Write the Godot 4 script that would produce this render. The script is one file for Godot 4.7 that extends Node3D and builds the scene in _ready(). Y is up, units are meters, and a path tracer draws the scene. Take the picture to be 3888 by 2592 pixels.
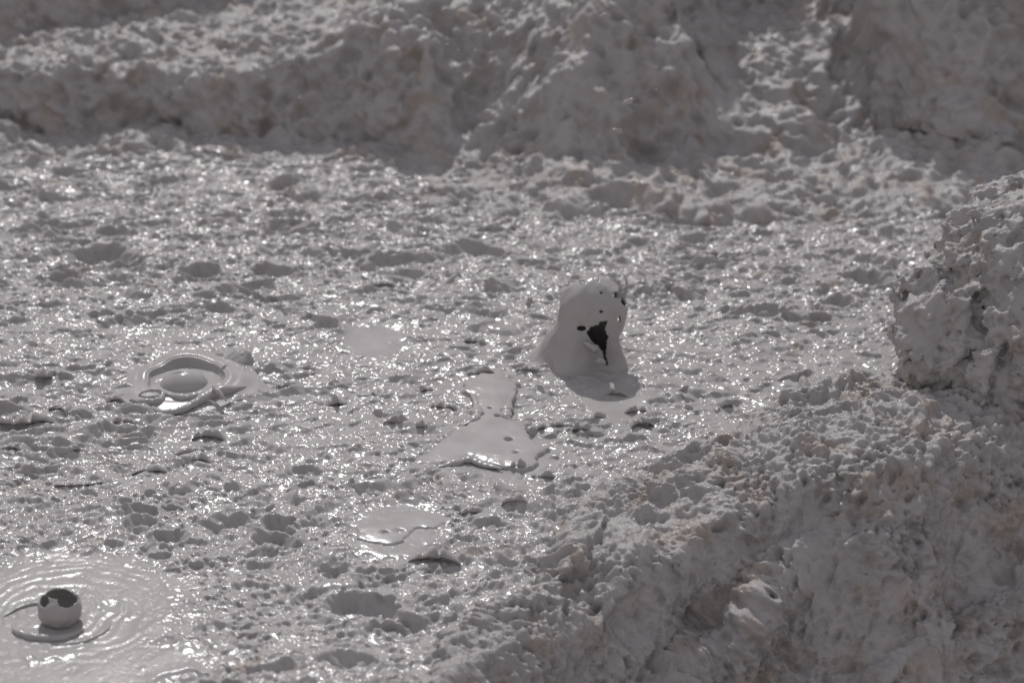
extends Node3D
# A boiling mud pool: the pool and its banks are finely modelled sheets, the bubbles, folds and thrown drops are things on them.

const CAM := Vector3(0.0, 4.0, 9.9)
const PITCH := 22.0
const FOV := 16.0
const TONE := Color(0.42, 0.40, 0.39)
const STAIN := Color(0.39, 0.35, 0.32)

var mud: StandardMaterial3D
var mud_bank_mat: StandardMaterial3D
var mud_film: StandardMaterial3D
var tint_noise: FastNoiseLite
var stain_noise: FastNoiseLite
var pool_rows := {}
var bank_bend: FastNoiseLite
var t_start := 0

# ---------------------------------------------------------------- helpers
func px(u: float, v: float, level := 0.0) -> Vector3:
	# a pixel of the photograph (3888 x 2592) to the point where its ray meets a level plane
	var k := tan(deg_to_rad(FOV * 0.5)) / 1296.0
	var d := Vector3((u - 1944.0) * k, (1296.0 - v) * k, -1.0).rotated(Vector3.RIGHT, deg_to_rad(-PITCH))
	return CAM + d * ((level - CAM.y) / d.y)

func say(what: String) -> void:
	print("%5.1f s  %s" % [(Time.get_ticks_msec() - t_start) / 1000.0, what])

func noise(sd: int, freq: float, octaves := 4, kind := FastNoiseLite.TYPE_SIMPLEX_SMOOTH, gain := 0.5) -> FastNoiseLite:
	var n := FastNoiseLite.new()
	n.seed = sd
	n.noise_type = kind
	n.frequency = freq
	n.fractal_type = FastNoiseLite.FRACTAL_FBM if octaves > 1 else FastNoiseLite.FRACTAL_NONE
	n.fractal_octaves = octaves
	n.fractal_gain = gain
	return n

func bands(rows: int, work: Callable) -> Array:
	# runs work(first_row, end_row) over the rows on all cores; the results in order
	var n := 16
	var out := []
	out.resize(n)
	var mu := Mutex.new()
	var job := func(k: int) -> void:
		var r = work.call(rows * k / n, rows * (k + 1) / n)
		mu.lock()
		out[k] = r
		mu.unlock()
	var id := WorkerThreadPool.add_group_task(job, n, -1, true)
	WorkerThreadPool.wait_for_group_task_completion(id)
	return out

func joined3(parts: Array) -> PackedVector3Array:
	var a := PackedVector3Array()
	for p in parts:
		a.append_array(p)
	return a

func joined1(parts: Array) -> PackedFloat32Array:
	var a := PackedFloat32Array()
	for p in parts:
		a.append_array(p)
	return a

static func ss(a: float, b: float, x: float) -> float:
	return smoothstep(a, b, x)

static func poly(xs: Array, ys: Array, x: float) -> float:
	# smooth curve through points
	if x <= xs[0]:
		return ys[0]
	for i in range(1, xs.size()):
		if x <= xs[i]:
			var t: float = (x - xs[i - 1]) / (xs[i] - xs[i - 1])
			t = t * t * (3.0 - 2.0 * t)
			return lerpf(ys[i - 1], ys[i], t)
	return ys[-1]

# ---------------------------------------------------------------- relief made of pits, blobs and flaps of mud
# a stamp: u, v, ra, rb, cos, sin, amp, kind, level
static func stamp(st: PackedFloat32Array, u: float, v: float, ra: float, rb: float, ang: float, amp: float, kind: int, level := 0.0) -> void:
	st.append_array(PackedFloat32Array([u, v, ra, rb, cos(ang), sin(ang), amp, float(kind), level]))

func relief(nu: int, nv: int, x0: PackedFloat32Array, dx: PackedFloat32Array, dv: float, st: PackedFloat32Array, warp: float, warp_freq: float, sd: int) -> PackedFloat32Array:
	var wn1 := noise(sd, warp_freq, 2)
	var wn2 := noise(sd + 1, warp_freq, 2)
	var count := st.size() / 9
	var work := func(j0: int, j1: int) -> PackedFloat32Array:
		var h := PackedFloat32Array()
		var wx := PackedFloat32Array()
		var wz := PackedFloat32Array()
		var n := (j1 - j0) * nu
		h.resize(n)
		wx.resize(n)
		wz.resize(n)
		for j in range(j0, j1):
			var vv := j * dv
			for i in nu:
				var k := (j - j0) * nu + i
				var xx := x0[j] + i * dx[j]
				wx[k] = wn1.get_noise_2d(xx, vv) * warp
				wz[k] = wn2.get_noise_2d(xx, vv) * warp
		for s in count:
			var o := s * 9
			var cv := st[o + 1]
			var ra := st[o + 2]
			var rb := st[o + 3]
			var kind := int(st[o + 7])
			var lim := 2.2 if kind == 0 else 1.0
			var big := maxf(ra, rb) * sqrt(lim) + warp * 0.8
			var ja := maxi(j0, int((cv - big) / dv))
			var jb := mini(j1, int((cv + big) / dv) + 2)
			if ja >= jb:
				continue
			var cu := st[o]
			var c := st[o + 4]
			var sn := st[o + 5]
			var amp := st[o + 6]
			var level := st[o + 8]
			var ira := 1.0 / ra
			var irb := 1.0 / rb
			for j in range(ja, jb):
				var ia := maxi(0, int((cu - big - x0[j]) / dx[j]))
				var ib := mini(nu, int((cu + big - x0[j]) / dx[j]) + 2)
				var zz := j * dv - cv
				for i in range(ia, ib):
					var k := (j - j0) * nu + i
					var qx := x0[j] + i * dx[j] - cu + wx[k]
					var qy := zz + wz[k]
					var lx := (qx * c + qy * sn) * ira
					var ly := (qy * c - qx * sn) * irb
					var q := lx * lx + ly * ly
					if q >= lim:
						continue
					if kind == 0:      # pit with a raised lip
						if q < 1.0:
							h[k] -= amp * (1.0 - q * q)
						var e := 1.0 - absf(q - 1.1) * 0.9
						if e > 0.0:
							h[k] += amp * 0.4 * e * e
					elif kind == 1:    # blob that lies on what is there
						h[k] = maxf(h[k], level + amp * sqrt(1.0 - q))
					elif kind == 2:    # flap: a slope that ends in a step
						var t := 0.5 + 0.5 * ly
						h[k] += amp * t * t * sqrt(sqrt(1.0 - q))
					elif kind == 3:    # lump
						h[k] += amp * sqrt(1.0 - q)
					elif kind == 4:    # wet patch that has run level
						h[k] = lerpf(h[k], level, minf(1.0, (1.0 - q) * 2.0))
					elif kind == 5:    # dip with soft sides
						h[k] -= amp * (1.0 - q) * (1.0 - q)
		return h
	return soften(joined1(bands(nv, work)), nu, nv)

func soften(a: PackedFloat32Array, nu: int, nv: int) -> PackedFloat32Array:
	# wet mud rounds its own edges: one pass of a three by three mean
	var work := func(j0: int, j1: int) -> PackedFloat32Array:
		var out := PackedFloat32Array()
		out.resize((j1 - j0) * nu)
		for j in range(j0, j1):
			var m := j * nu
			var u := maxi(0, j - 1) * nu
			var d := mini(nv - 1, j + 1) * nu
			for i in nu:
				var l := maxi(0, i - 1)
				var r := mini(nu - 1, i + 1)
				out[m - j0 * nu + i] = (a[m + i] * 4.0 + (a[m + l] + a[m + r] + a[u + i] + a[d + i]) * 2.0 + a[u + l] + a[u + r] + a[d + l] + a[d + r]) * 0.0625
		return out
	return joined1(bands(nv, work))

# ---------------------------------------------------------------- sheets
func sheet_mesh(nu: int, nv: int, base: PackedVector3Array, d: PackedFloat32Array, lean: float, sd: int, fine_amp: PackedFloat32Array, fine_freq: float, nod: float, nod_freq: float, tone: Color, stain: Color, stain_at: float) -> ArrayMesh:
	var ln1 := noise(sd, 2.2, 2)
	var ln2 := noise(sd + 3, 2.2, 2)
	var fine := noise(sd + 5, fine_freq, 4, FastNoiseLite.TYPE_SIMPLEX_SMOOTH, 0.55)
	var cells := noise(sd + 7, nod_freq, 2, FastNoiseLite.TYPE_CELLULAR, 0.5)
	cells.cellular_return_type = FastNoiseLite.RETURN_DISTANCE
	cells.fractal_lacunarity = 2.3
	var place := func(j0: int, j1: int) -> PackedVector3Array:
		var out := PackedVector3Array()
		out.resize((j1 - j0) * nu)
		for j in range(j0, j1):
			var ja := maxi(0, j - 1) * nu
			var jb := mini(nv - 1, j + 1) * nu
			for i in nu:
				var k := j * nu + i
				var b := base[k]
				var n := (base[jb + i] - base[ja + i]).cross(base[j * nu + mini(nu - 1, i + 1)] - base[j * nu + maxi(0, i - 1)]).normalized()
				var f := fine.get_noise_3dv(b)
				f = (0.45 - absf(f) * 1.8) * 0.6 + f * 0.7
				var h := d[k] + f * fine_amp[k]
				if nod > 0.0:
					var e := cells.get_noise_3dv(b + Vector3(f, -f, f) * 0.014) + 1.0
					h -= nod * (e * e - 0.35) * (0.55 + 0.9 * ss(-0.35, 0.35, ln1.get_noise_3dv(b * 1.5)))
				var p := b + n * h
				var up := maxf(-0.01, h)
				p.x += up * lean * ln1.get_noise_2d(b.x, b.z) * 2.2
				p.z += up * lean * (0.45 + ln2.get_noise_2d(b.x, b.z) * 1.6)
				out[k - j0 * nu] = p
		return out
	var p := joined3(bands(nv, place))
	var normals := func(j0: int, j1: int) -> PackedVector3Array:
		var out := PackedVector3Array()
		out.resize((j1 - j0) * nu)
		for j in range(j0, j1):
			var ja := maxi(0, j - 1) * nu
			var jb := mini(nv - 1, j + 1) * nu
			for i in nu:
				out[(j - j0) * nu + i] = (p[jb + i] - p[ja + i]).cross(p[j * nu + mini(nu - 1, i + 1)] - p[j * nu + maxi(0, i - 1)]).normalized()
		return out
	var nn := joined3(bands(nv, normals))
	var colors := func(j0: int, j1: int) -> PackedColorArray:
		var out := PackedColorArray()
		out.resize((j1 - j0) * nu)
		for j in range(j0, j1):
			for i in nu:
				out[(j - j0) * nu + i] = tone_at(p[j * nu + i], tone, stain, stain_at)
		return out
	var cc := PackedColorArray()
	for part in bands(nv, colors):
		cc.append_array(part)
	var idx := PackedInt32Array()
	idx.resize((nu - 1) * (nv - 1) * 6)
	var w := 0
	for j in nv - 1:
		for i in nu - 1:
			var a := j * nu + i
			idx[w] = a
			idx[w + 1] = a + 1
			idx[w + 2] = a + nu + 1
			idx[w + 3] = a
			idx[w + 4] = a + nu + 1
			idx[w + 5] = a + nu
			w += 6
	return array_mesh(p, nn, cc, idx)

func tone_at(p: Vector3, tone: Color, stain: Color, stain_at: float) -> Color:
	var a := tint_noise.get_noise_3dv(p)
	var s := stain_noise.get_noise_3dv(p)
	var t := ss(stain_at, stain_at + 0.22, s)
	var c := tone.lerp(stain, t)
	var g := 1.0 + a * 0.16
	return Color(c.r * g, c.g * g, c.b * g)

func array_mesh(p: PackedVector3Array, n: PackedVector3Array, c: PackedColorArray, idx: PackedInt32Array) -> ArrayMesh:
	var a := []
	a.resize(Mesh.ARRAY_MAX)
	a[Mesh.ARRAY_VERTEX] = p
	a[Mesh.ARRAY_NORMAL] = n
	if c.size() > 0:
		a[Mesh.ARRAY_COLOR] = c
	a[Mesh.ARRAY_INDEX] = idx
	var m := ArrayMesh.new()
	m.add_surface_from_arrays(Mesh.PRIMITIVE_TRIANGLES, a)
	return m

func put(called: String, m: Mesh, mat: Material, parent: Node = self) -> MeshInstance3D:
	var o := MeshInstance3D.new()
	o.name = called
	o.mesh = m
	o.material_override = mat
	parent.add_child(o, true)
	return o

func structure(called: String, m: Mesh, mat: Material, label := "") -> MeshInstance3D:
	var o := put(called, m, mat)
	o.set_meta("kind", "structure")
	if label != "":
		o.set_meta("label", label)
	return o

# a height function turned into a sheet whose rows are spread evenly along each column's slope
func sloped_base(nu: int, nv: int, xa: float, xb: float, za: float, zb: float, hf: Callable, mid := Vector2.ZERO, turn := 0.0) -> Dictionary:
	var base := PackedVector3Array()
	base.resize(nu * nv)
	var total := 0.0
	var cols := func(i0: int, i1: int) -> Array:
		var out := PackedVector3Array()
		out.resize((i1 - i0) * nv)
		var n := 420
		var len_sum := 0.0
		for i in range(i0, i1):
			var x := lerpf(xa, xb, float(i) / (nu - 1))
			var ys := PackedFloat32Array()
			var cs := PackedFloat32Array()
			ys.resize(n)
			cs.resize(n)
			var step := (zb - za) / (n - 1)
			for k in n:
				var w := mid + Vector2(x, za + step * k).rotated(-turn)
				ys[k] = hf.call(w.x, w.y)
				if k > 0:
					var dy := ys[k] - ys[k - 1]
					cs[k] = cs[k - 1] + sqrt(step * step + dy * dy)
			var len := cs[n - 1]
			len_sum += len
			var k2 := 0
			for j in nv:
				var want := len * j / (nv - 1)
				while k2 < n - 2 and cs[k2 + 1] < want:
					k2 += 1
				var t := clampf((want - cs[k2]) / maxf(1e-6, cs[k2 + 1] - cs[k2]), 0.0, 1.0)
				var w := mid + Vector2(x, za + step * (k2 + t)).rotated(-turn)
				out[(i - i0) * nv + j] = Vector3(w.x, lerpf(ys[k2], ys[k2 + 1], t), w.y)
		return [out, len_sum]
	var i := 0
	for part in bands(nu, cols):
		var q: PackedVector3Array = part[0]
		total += part[1]
		for k in q.size() / nv:
			for j in nv:
				base[j * nu + i] = q[k * nv + j]
			i += 1
	return {"base": base, "length": total / nu}

func even_rows(nv: int, a: float, b: float, nu: int) -> Array:
	var x0 := PackedFloat32Array()
	var dx := PackedFloat32Array()
	x0.resize(nv)
	dx.resize(nv)
	x0.fill(a)
	dx.fill((b - a) / (nu - 1))
	return [x0, dx]

# ---------------------------------------------------------------- the pool
var soft_spots := []      # smooth places: [x, z, rx, rz]

func smooth_at(x: float, z: float) -> float:
	var m := 0.0
	for s in soft_spots:
		var q := sqrt(pow((x - s[0]) / s[2], 2.0) + pow((z - s[1]) / s[3], 2.0))
		m = maxf(m, 1.0 - ss(0.75, 1.25, q))
	return m

func wetness(x: float, z: float) -> float:
	# the liquid middle of the pool
	var q := sqrt(pow((x + 0.5) / 2.1, 2.0) + pow((z - 0.45) / 1.05, 2.0))
	return 1.0 - ss(0.65, 1.3, q)

const POOL_Z0 := -3.7
const POOL_Z1 := 3.5

func build_pool() -> void:
	var nu := 890
	var nv := 940
	var dv := (POOL_Z1 - POOL_Z0) / (nv - 1)
	var x0 := PackedFloat32Array()
	var dx := PackedFloat32Array()
	x0.resize(nv)
	dx.resize(nv)
	for j in nv:
		var hw := 2.15 + (POOL_Z1 - (POOL_Z0 + j * dv)) * 0.17
		x0[j] = -hw
		dx[j] = hw * 2.0 / (nu - 1)
	var rng := RandomNumberGenerator.new()
	rng.seed = 11
	var st := PackedFloat32Array()
	var n := 34000
	for s in n:
		var z := rng.randf_range(POOL_Z0, POOL_Z1)
		var x := rng.randf_range(-1.0, 1.0) * (2.15 + (POOL_Z1 - z) * 0.17)
		var wet := wetness(x, z)
		var calm := smooth_at(x, z)
		var pick := rng.randf()
		var roll := rng.randf()
		var ang := rng.randf_range(-0.5, 0.5)
		var kind := 0
		if rng.randf() < calm * 0.96:
			continue
		var back := ss(0.2, -0.8, z)
		if roll < 0.30:
			kind = 0
		elif roll < 0.58:
			kind = 3
		elif roll < 0.72:
			kind = 1
		elif roll < 0.90:
			kind = 2
		else:
			kind = 4
		if kind == 2 and rng.randf() < back * 0.75:
			kind = 0 if rng.randf() < 0.5 else 3
		# sizes follow a power law: many small, few large
		var r := 0.0118 * pow(maxf(pick, 0.0008), -0.40)
		r = minf(r, 0.09) * lerpf(0.95, 1.15, back)
		var ra := r * rng.randf_range(0.8, 1.5)
		var rb := r * rng.randf_range(0.6, 1.0)
		var a := r * rng.randf_range(0.26, 0.6)
		if r > 0.028:
			a *= 0.62
		if wet > 0.3 and rng.randf() < wet:
			# runny: long, low, soft shapes
			a *= 0.78
			ra *= 1.4
			if kind == 3 and rng.randf() < 0.5:
				kind = 4
			if kind == 0 and rng.randf() < 0.35:
				kind = 2
		if kind == 2:
			ra *= 1.5
			ang = rng.randf_range(-0.9, 0.9) + (PI if rng.randf() < 0.18 else 0.0)
			a *= 0.9
		var lv := rng.randf_range(-0.006, 0.008)
		stamp(st, x, z - POOL_Z0, ra, rb, ang, a, kind, lv)
	# long rolled folds in the runny mud at the left
	for s in 170:
		var x := rng.randf_range(-2.4, -0.9)
		var z := rng.randf_range(0.2, 1.35)
		if smooth_at(x, z) > 0.3:
			continue
		stamp(st, x, z - POOL_Z0, rng.randf_range(0.05, 0.14), rng.randf_range(0.016, 0.034), rng.randf_range(-0.45, 0.45), rng.randf_range(0.01, 0.024), 2 if rng.randf() < 0.6 else 3)
	# pits that can be told apart in the photograph: pixel, half width in pixels, depth
	for q in [[380, 985, 130, 0.055], [250, 1055, 75, 0.04], [440, 1060, 60, 0.03], [760, 1040, 95, 0.045], [1500, 985, 115, 0.045], [1545, 1045, 80, 0.03], [815, 1170, 70, 0.03], [1240, 1245, 50, 0.025], [1085, 715, 90, 0.04], [3030, 690, 130, 0.06], [2640, 905, 70, 0.045], [2580, 950, 55, 0.03], [2615, 985, 35, 0.03], [2850, 1195, 42, 0.03], [3115, 1225, 55, 0.03], [2660, 1105, 40, 0.025], [2700, 980, 40, 0.03], [2900, 880, 50, 0.035], [2880, 755, 50, 0.04], [1600, 880, 60, 0.03], [1580, 590, 55, 0.035], [2130, 560, 150, 0.05], [1990, 660, 40, 0.04], [650, 2045, 60, 0.035], [1055, 1985, 60, 0.04], [1030, 2055, 70, 0.035], [610, 2110, 35, 0.02], [980, 2145, 45, 0.025], [1380, 2310, 120, 0.05], [1380, 2170, 40, 0.02], [430, 2065, 30, 0.02], [540, 1995, 40, 0.02], [3290, 1060, 110, 0.05]]:
		var c := px(q[0], q[1])
		var s: float = q[2] * 0.00114
		stamp(st, c.x, c.z - POOL_Z0, s, s * 0.8, 0.0, q[3], 0)
		stamp(st, c.x, c.z - POOL_Z0 + s * 0.15, s * 0.75, s * 0.55, 0.0, 0.0, 4, -q[3] * 0.8)
	say("pool stamps %d" % (st.size() / 9))
	var d := relief(nu, nv, x0, dx, dv, st, 0.022, 14.0, 21)
	var low := noise(31, 0.9, 3)
	var base := PackedVector3Array()
	var fa := PackedFloat32Array()
	base.resize(nu * nv)
	fa.resize(nu * nv)
	var pond := px(235, 2320)
	var rn := noise(33, 3.0, 3)
	var rows := func(j0: int, j1: int) -> Array:
		var b := PackedVector3Array()
		var f := PackedFloat32Array()
		var hh := PackedFloat32Array()
		b.resize((j1 - j0) * nu)
		f.resize((j1 - j0) * nu)
		hh.resize((j1 - j0) * nu)
		for j in range(j0, j1):
			var z := POOL_Z0 + j * dv
			for i in nu:
				var k := (j - j0) * nu + i
				var x := x0[j] + dx[j] * i
				var calm := smooth_at(x, z)
				var wet := wetness(x, z)
				var y := low.get_noise_2d(x, z) * lerpf(0.024, 0.004, calm)
				if x > -0.9 and z > 1.5:
					var over := z - rim_front(x)
					if over > -0.25:
						y = minf(y, near_rim_height(x, z) - 0.14 * ss(-0.25, -0.02, over))
				b[k] = Vector3(x, y, z)
				f[k] = lerpf(lerpf(0.011, 0.0055, wet), 0.0008, calm)
				var h := d[j * nu + i] * lerpf(1.0, 0.35, calm)
				# rings round the small bubble
				var rx := (x - pond.x)
				var rz := (z - pond.z)
				var rr := sqrt(rx * rx + rz * rz) + rn.get_noise_2d(x, z) * 0.05
				if rr < 0.5:
					h += 0.0007 * sin(rr * TAU / 0.05 + rn.get_noise_2d(x * 2.0, z * 2.0) * 4.0) * ss(0.5, 0.2, rr) * ss(0.05, 0.12, rr)
				hh[k] = h
		return [b, f, hh]
	var at := 0
	for part in bands(nv, rows):
		var b: PackedVector3Array = part[0]
		var f: PackedFloat32Array = part[1]
		var hh: PackedFloat32Array = part[2]
		for k in b.size():
			base[at] = b[k]
			fa[at] = f[k]
			d[at] = hh[k]
			at += 1
	pool_rows = {"nu": nu, "nv": nv, "x0": x0, "dx": dx, "dv": dv, "d": d, "base": base}
	var m := sheet_mesh(nu, nv, base, d, 0.5, 41, fa, 24.0, 0.0, 20.0, TONE, STAIN, 0.4)
	structure("mud_pool", m, mud, "wet grey mud pool, pitted and folded, glinting in the sun")

func pool_y(x: float, z: float) -> float:
	var j := clampi(int((z - POOL_Z0) / pool_rows.dv), 0, pool_rows.nv - 1)
	var i := clampi(int((x - pool_rows.x0[j]) / pool_rows.dx[j]), 0, pool_rows.nu - 1)
	var k: int = j * pool_rows.nu + i
	return pool_rows.base[k].y + pool_rows.d[k]

# ---------------------------------------------------------------- the far bank
func far_bank_height(x: float, z: float) -> float:
	x += bank_bend.get_noise_2d(x, z) * 0.25
	z += bank_bend.get_noise_2d(x + 7.0, z) * 0.14
	# along the bank: how high it stands, where its foot lies and how far back its face leans
	var crest := poly([-3.0, -1.4, -1.0, -0.7, -0.35, 0.1, 0.5, 0.7, 1.4, 1.6, 2.15, 3.5], [0.31, 0.34, 0.42, 0.58, 0.7, 0.66, 0.92, 0.92, 0.48, 0.5, 1.0, 1.15], x)
	var toe := poly([-3.2, -1.9, -1.5, -0.9, -0.4, 0.3, 0.9, 1.45, 2.0, 2.6, 3.5], [-3.14, -3.1, -3.0, -2.95, -2.5, -2.2, -2.2, -1.85, -2.45, -2.3, -2.2], x)
	var lean := poly([-1.2, -0.7, -0.25, 0.1, 0.45, 0.8, 1.1, 1.3, 1.65, 1.9, 2.15], [0.48, 0.6, 1.6, 1.75, 1.0, 1.05, 2.2, 2.9, 2.9, 2.0, 0.7], x)
	var run := crest * lean
	var t := clampf((toe - z) / run, 0.0, 1.0)
	var h := crest * (t * 0.8 + 0.2 * t * t * (3.0 - 2.0 * t))
	h += maxf(0.0, toe - run - z) * 0.06
	# the wall goes on up behind the slopes of the right half
	h += 0.8 * ss(-3.8, -4.5, z) * ss(-0.2, 0.6, x)
	# the second step at the left
	var toe2 := -3.72 - maxf(0.0, x + 2.9) * 0.62
	h += 0.24 * ss(0.0, 0.22, toe2 - z) * ss(0.3, -0.6, x)
	# mud that has slid down lies along the foot
	var foot := poly([-0.9, -0.2, 0.6, 2.6], [0.0, 0.5, 1.0, 1.0], x)
	h = maxf(h, foot * (0.14 * ss(-1.5, -2.6, z)))
	return h - 0.09 * ss(-1.75, -1.45, z) - 0.2 * ss(-1.5, -1.3, z) - 0.05 * ss(-2.75, -2.4, z) * (1.0 - foot)

func build_far_bank() -> void:
	var nu := 560
	var nv := 440
	var xa := -3.7
	var xb := 3.7
	var made := sloped_base(nu, nv, xa, xb, -6.6, -1.3, far_bank_height)
	var dv: float = made.length / (nv - 1)
	var er := even_rows(nv, xa, xb, nu)
	var rng := RandomNumberGenerator.new()
	rng.seed = 5
	var st := PackedFloat32Array()
	for s in 15000:
		var u := rng.randf_range(xa, xb)
		var v := rng.randf_range(0.0, made.length)
		var r := minf(0.02 * pow(maxf(rng.randf(), 0.001), -0.42), 0.22)
		var roll := rng.randf()
		var kind := 3
		if roll < 0.28:
			kind = 0
		elif roll < 0.8:
			kind = 3
		elif roll < 0.9:
			kind = 2
		else:
			kind = 4
		var a := r * rng.randf_range(0.25, 0.6) * (0.6 if r > 0.07 else 1.0)
		stamp(st, u, v, r * rng.randf_range(0.8, 1.4), r * rng.randf_range(0.7, 1.1), rng.randf_range(-PI, PI) if kind != 2 else rng.randf_range(-0.6, 0.6), a, kind, rng.randf_range(-0.01, 0.01))
	for s in 2500:
		var r := rng.randf_range(0.012, 0.032)
		stamp(st, rng.randf_range(xa, xb), rng.randf_range(0.0, made.length), r * rng.randf_range(0.9, 2.0), r, rng.randf_range(-PI, PI), r * 1.7, 5)
	var d := relief(nu, nv, er[0], er[1], dv, st, 0.03, 9.0, 51)
	var fa := PackedFloat32Array()
	fa.resize(nu * nv)
	fa.fill(0.011)
	var m := sheet_mesh(nu, nv, made.base, d, 0.25, 61, fa, 18.0, 0.055, 13.0, TONE, STAIN, 0.12)
	structure("mud_bank", m, mud_bank_mat, "lumpy grey mud bank rising in steps behind the pool")

# ---------------------------------------------------------------- the near rim
func rim_front(x: float) -> float:
	return poly([-0.6, 0.03, 0.29, 0.51, 0.79, 1.1, 1.3, 1.45, 1.6, 2.1, 2.8], [3.5, 2.7, 2.42, 2.26, 2.10, 1.98, 2.04, 2.0, 1.84, 1.8, 1.8], x)

func near_rim_height(x: float, z: float) -> float:
	var top := poly([-0.3, 0.1, 0.5, 0.8, 1.1, 1.5, 2.0, 2.8], [0.045, 0.055, 0.13, 0.235, 0.345, 0.40, 0.46, 0.55], x)
	var front := rim_front(x)
	var rear := poly([0.1, 0.4, 0.66, 1.1, 1.5, 2.8], [1.75, 1.55, 1.42, 1.22, 1.12, 1.0], x)
	var h := top
	# the plateau dips towards the pool and rounds over at the front
	h -= 0.05 * ss(rear + 0.5, rear + 0.1, z)
	h = lerpf(h, -0.16, ss(rear + 0.06, rear - 0.22, z))
	var over := z - front
	h -= 0.06 * ss(-0.35, 0.05, over)
	if over > 0.0:
		# steep front with a few ledges
		var steps := 0.05 * sin(over * 17.0 + x * 4.0) * ss(0.0, 0.15, over)
		h -= over * 1.22 * ss(-0.12, 0.12, over) - steps
	# left of the ridge only its lip shows, further back it runs under the pool
	h -= 0.24 * ss(0.28, 0.0, x) * ss(-0.2, -0.6, over)
	return h

func build_near_rim() -> void:
	var nu := 640
	var nv := 510
	var xa := -2.0
	var xb := 2.2
	# the rim runs askew to the pool, and so does its sheet
	var made := sloped_base(nu, nv, xa, xb, -1.35, 1.55, near_rim_height, Vector2(1.0, 2.0), deg_to_rad(28.0))
	var dv: float = made.length / (nv - 1)
	var er := even_rows(nv, xa, xb, nu)
	var rng := RandomNumberGenerator.new()
	rng.seed = 8
	var st := PackedFloat32Array()
	for s in 16000:
		var u := rng.randf_range(xa, xb)
		var v := rng.randf_range(0.0, made.length)
		var r := minf(0.0105 * pow(maxf(rng.randf(), 0.0008), -0.42), 0.12)
		var roll := rng.randf()
		var kind := 3
		if roll < 0.3:
			kind = 0
		elif roll < 0.78:
			kind = 3
		elif roll < 0.965:
			kind = 2
		else:
			kind = 4
		var a := r * rng.randf_range(0.25, 0.6) * (0.6 if r > 0.05 else 1.0)
		stamp(st, u, v, r * rng.randf_range(0.8, 1.4), r * rng.randf_range(0.7, 1.1), rng.randf_range(-PI, PI) if kind != 2 else rng.randf_range(-0.7, 0.7), a, kind, rng.randf_range(-0.008, 0.008))
	for s in 4500:
		var r := rng.randf_range(0.007, 0.016)
		stamp(st, rng.randf_range(xa, xb), rng.randf_range(0.0, made.length), r * rng.randf_range(0.9, 2.0), r, rng.randf_range(-PI, PI), r * 2.4, 5)
	# hollows and bulges a hand or two across
	for s in 150:
		var r := rng.randf_range(0.06, 0.17)
		stamp(st, rng.randf_range(xa, xb), rng.randf_range(0.0, made.length), r * rng.randf_range(0.9, 1.8), r, rng.randf_range(-0.6, 0.6), r * (0.5 if s % 2 == 0 else 0.32), 5 if s % 2 == 0 else 3)
	var d := relief(nu, nv, er[0], er[1], dv, st, 0.02, 15.0, 71)
	var fa := PackedFloat32Array()
	fa.resize(nu * nv)
	fa.fill(0.009)
	var m := sheet_mesh(nu, nv, made.base, d, 0.45, 81, fa, 30.0, 0.042, 25.0, TONE, STAIN, 0.12)
	structure("mud_rim", m, mud_bank_mat, "crusted grey mud rim sloping down in front of the pool")

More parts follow.
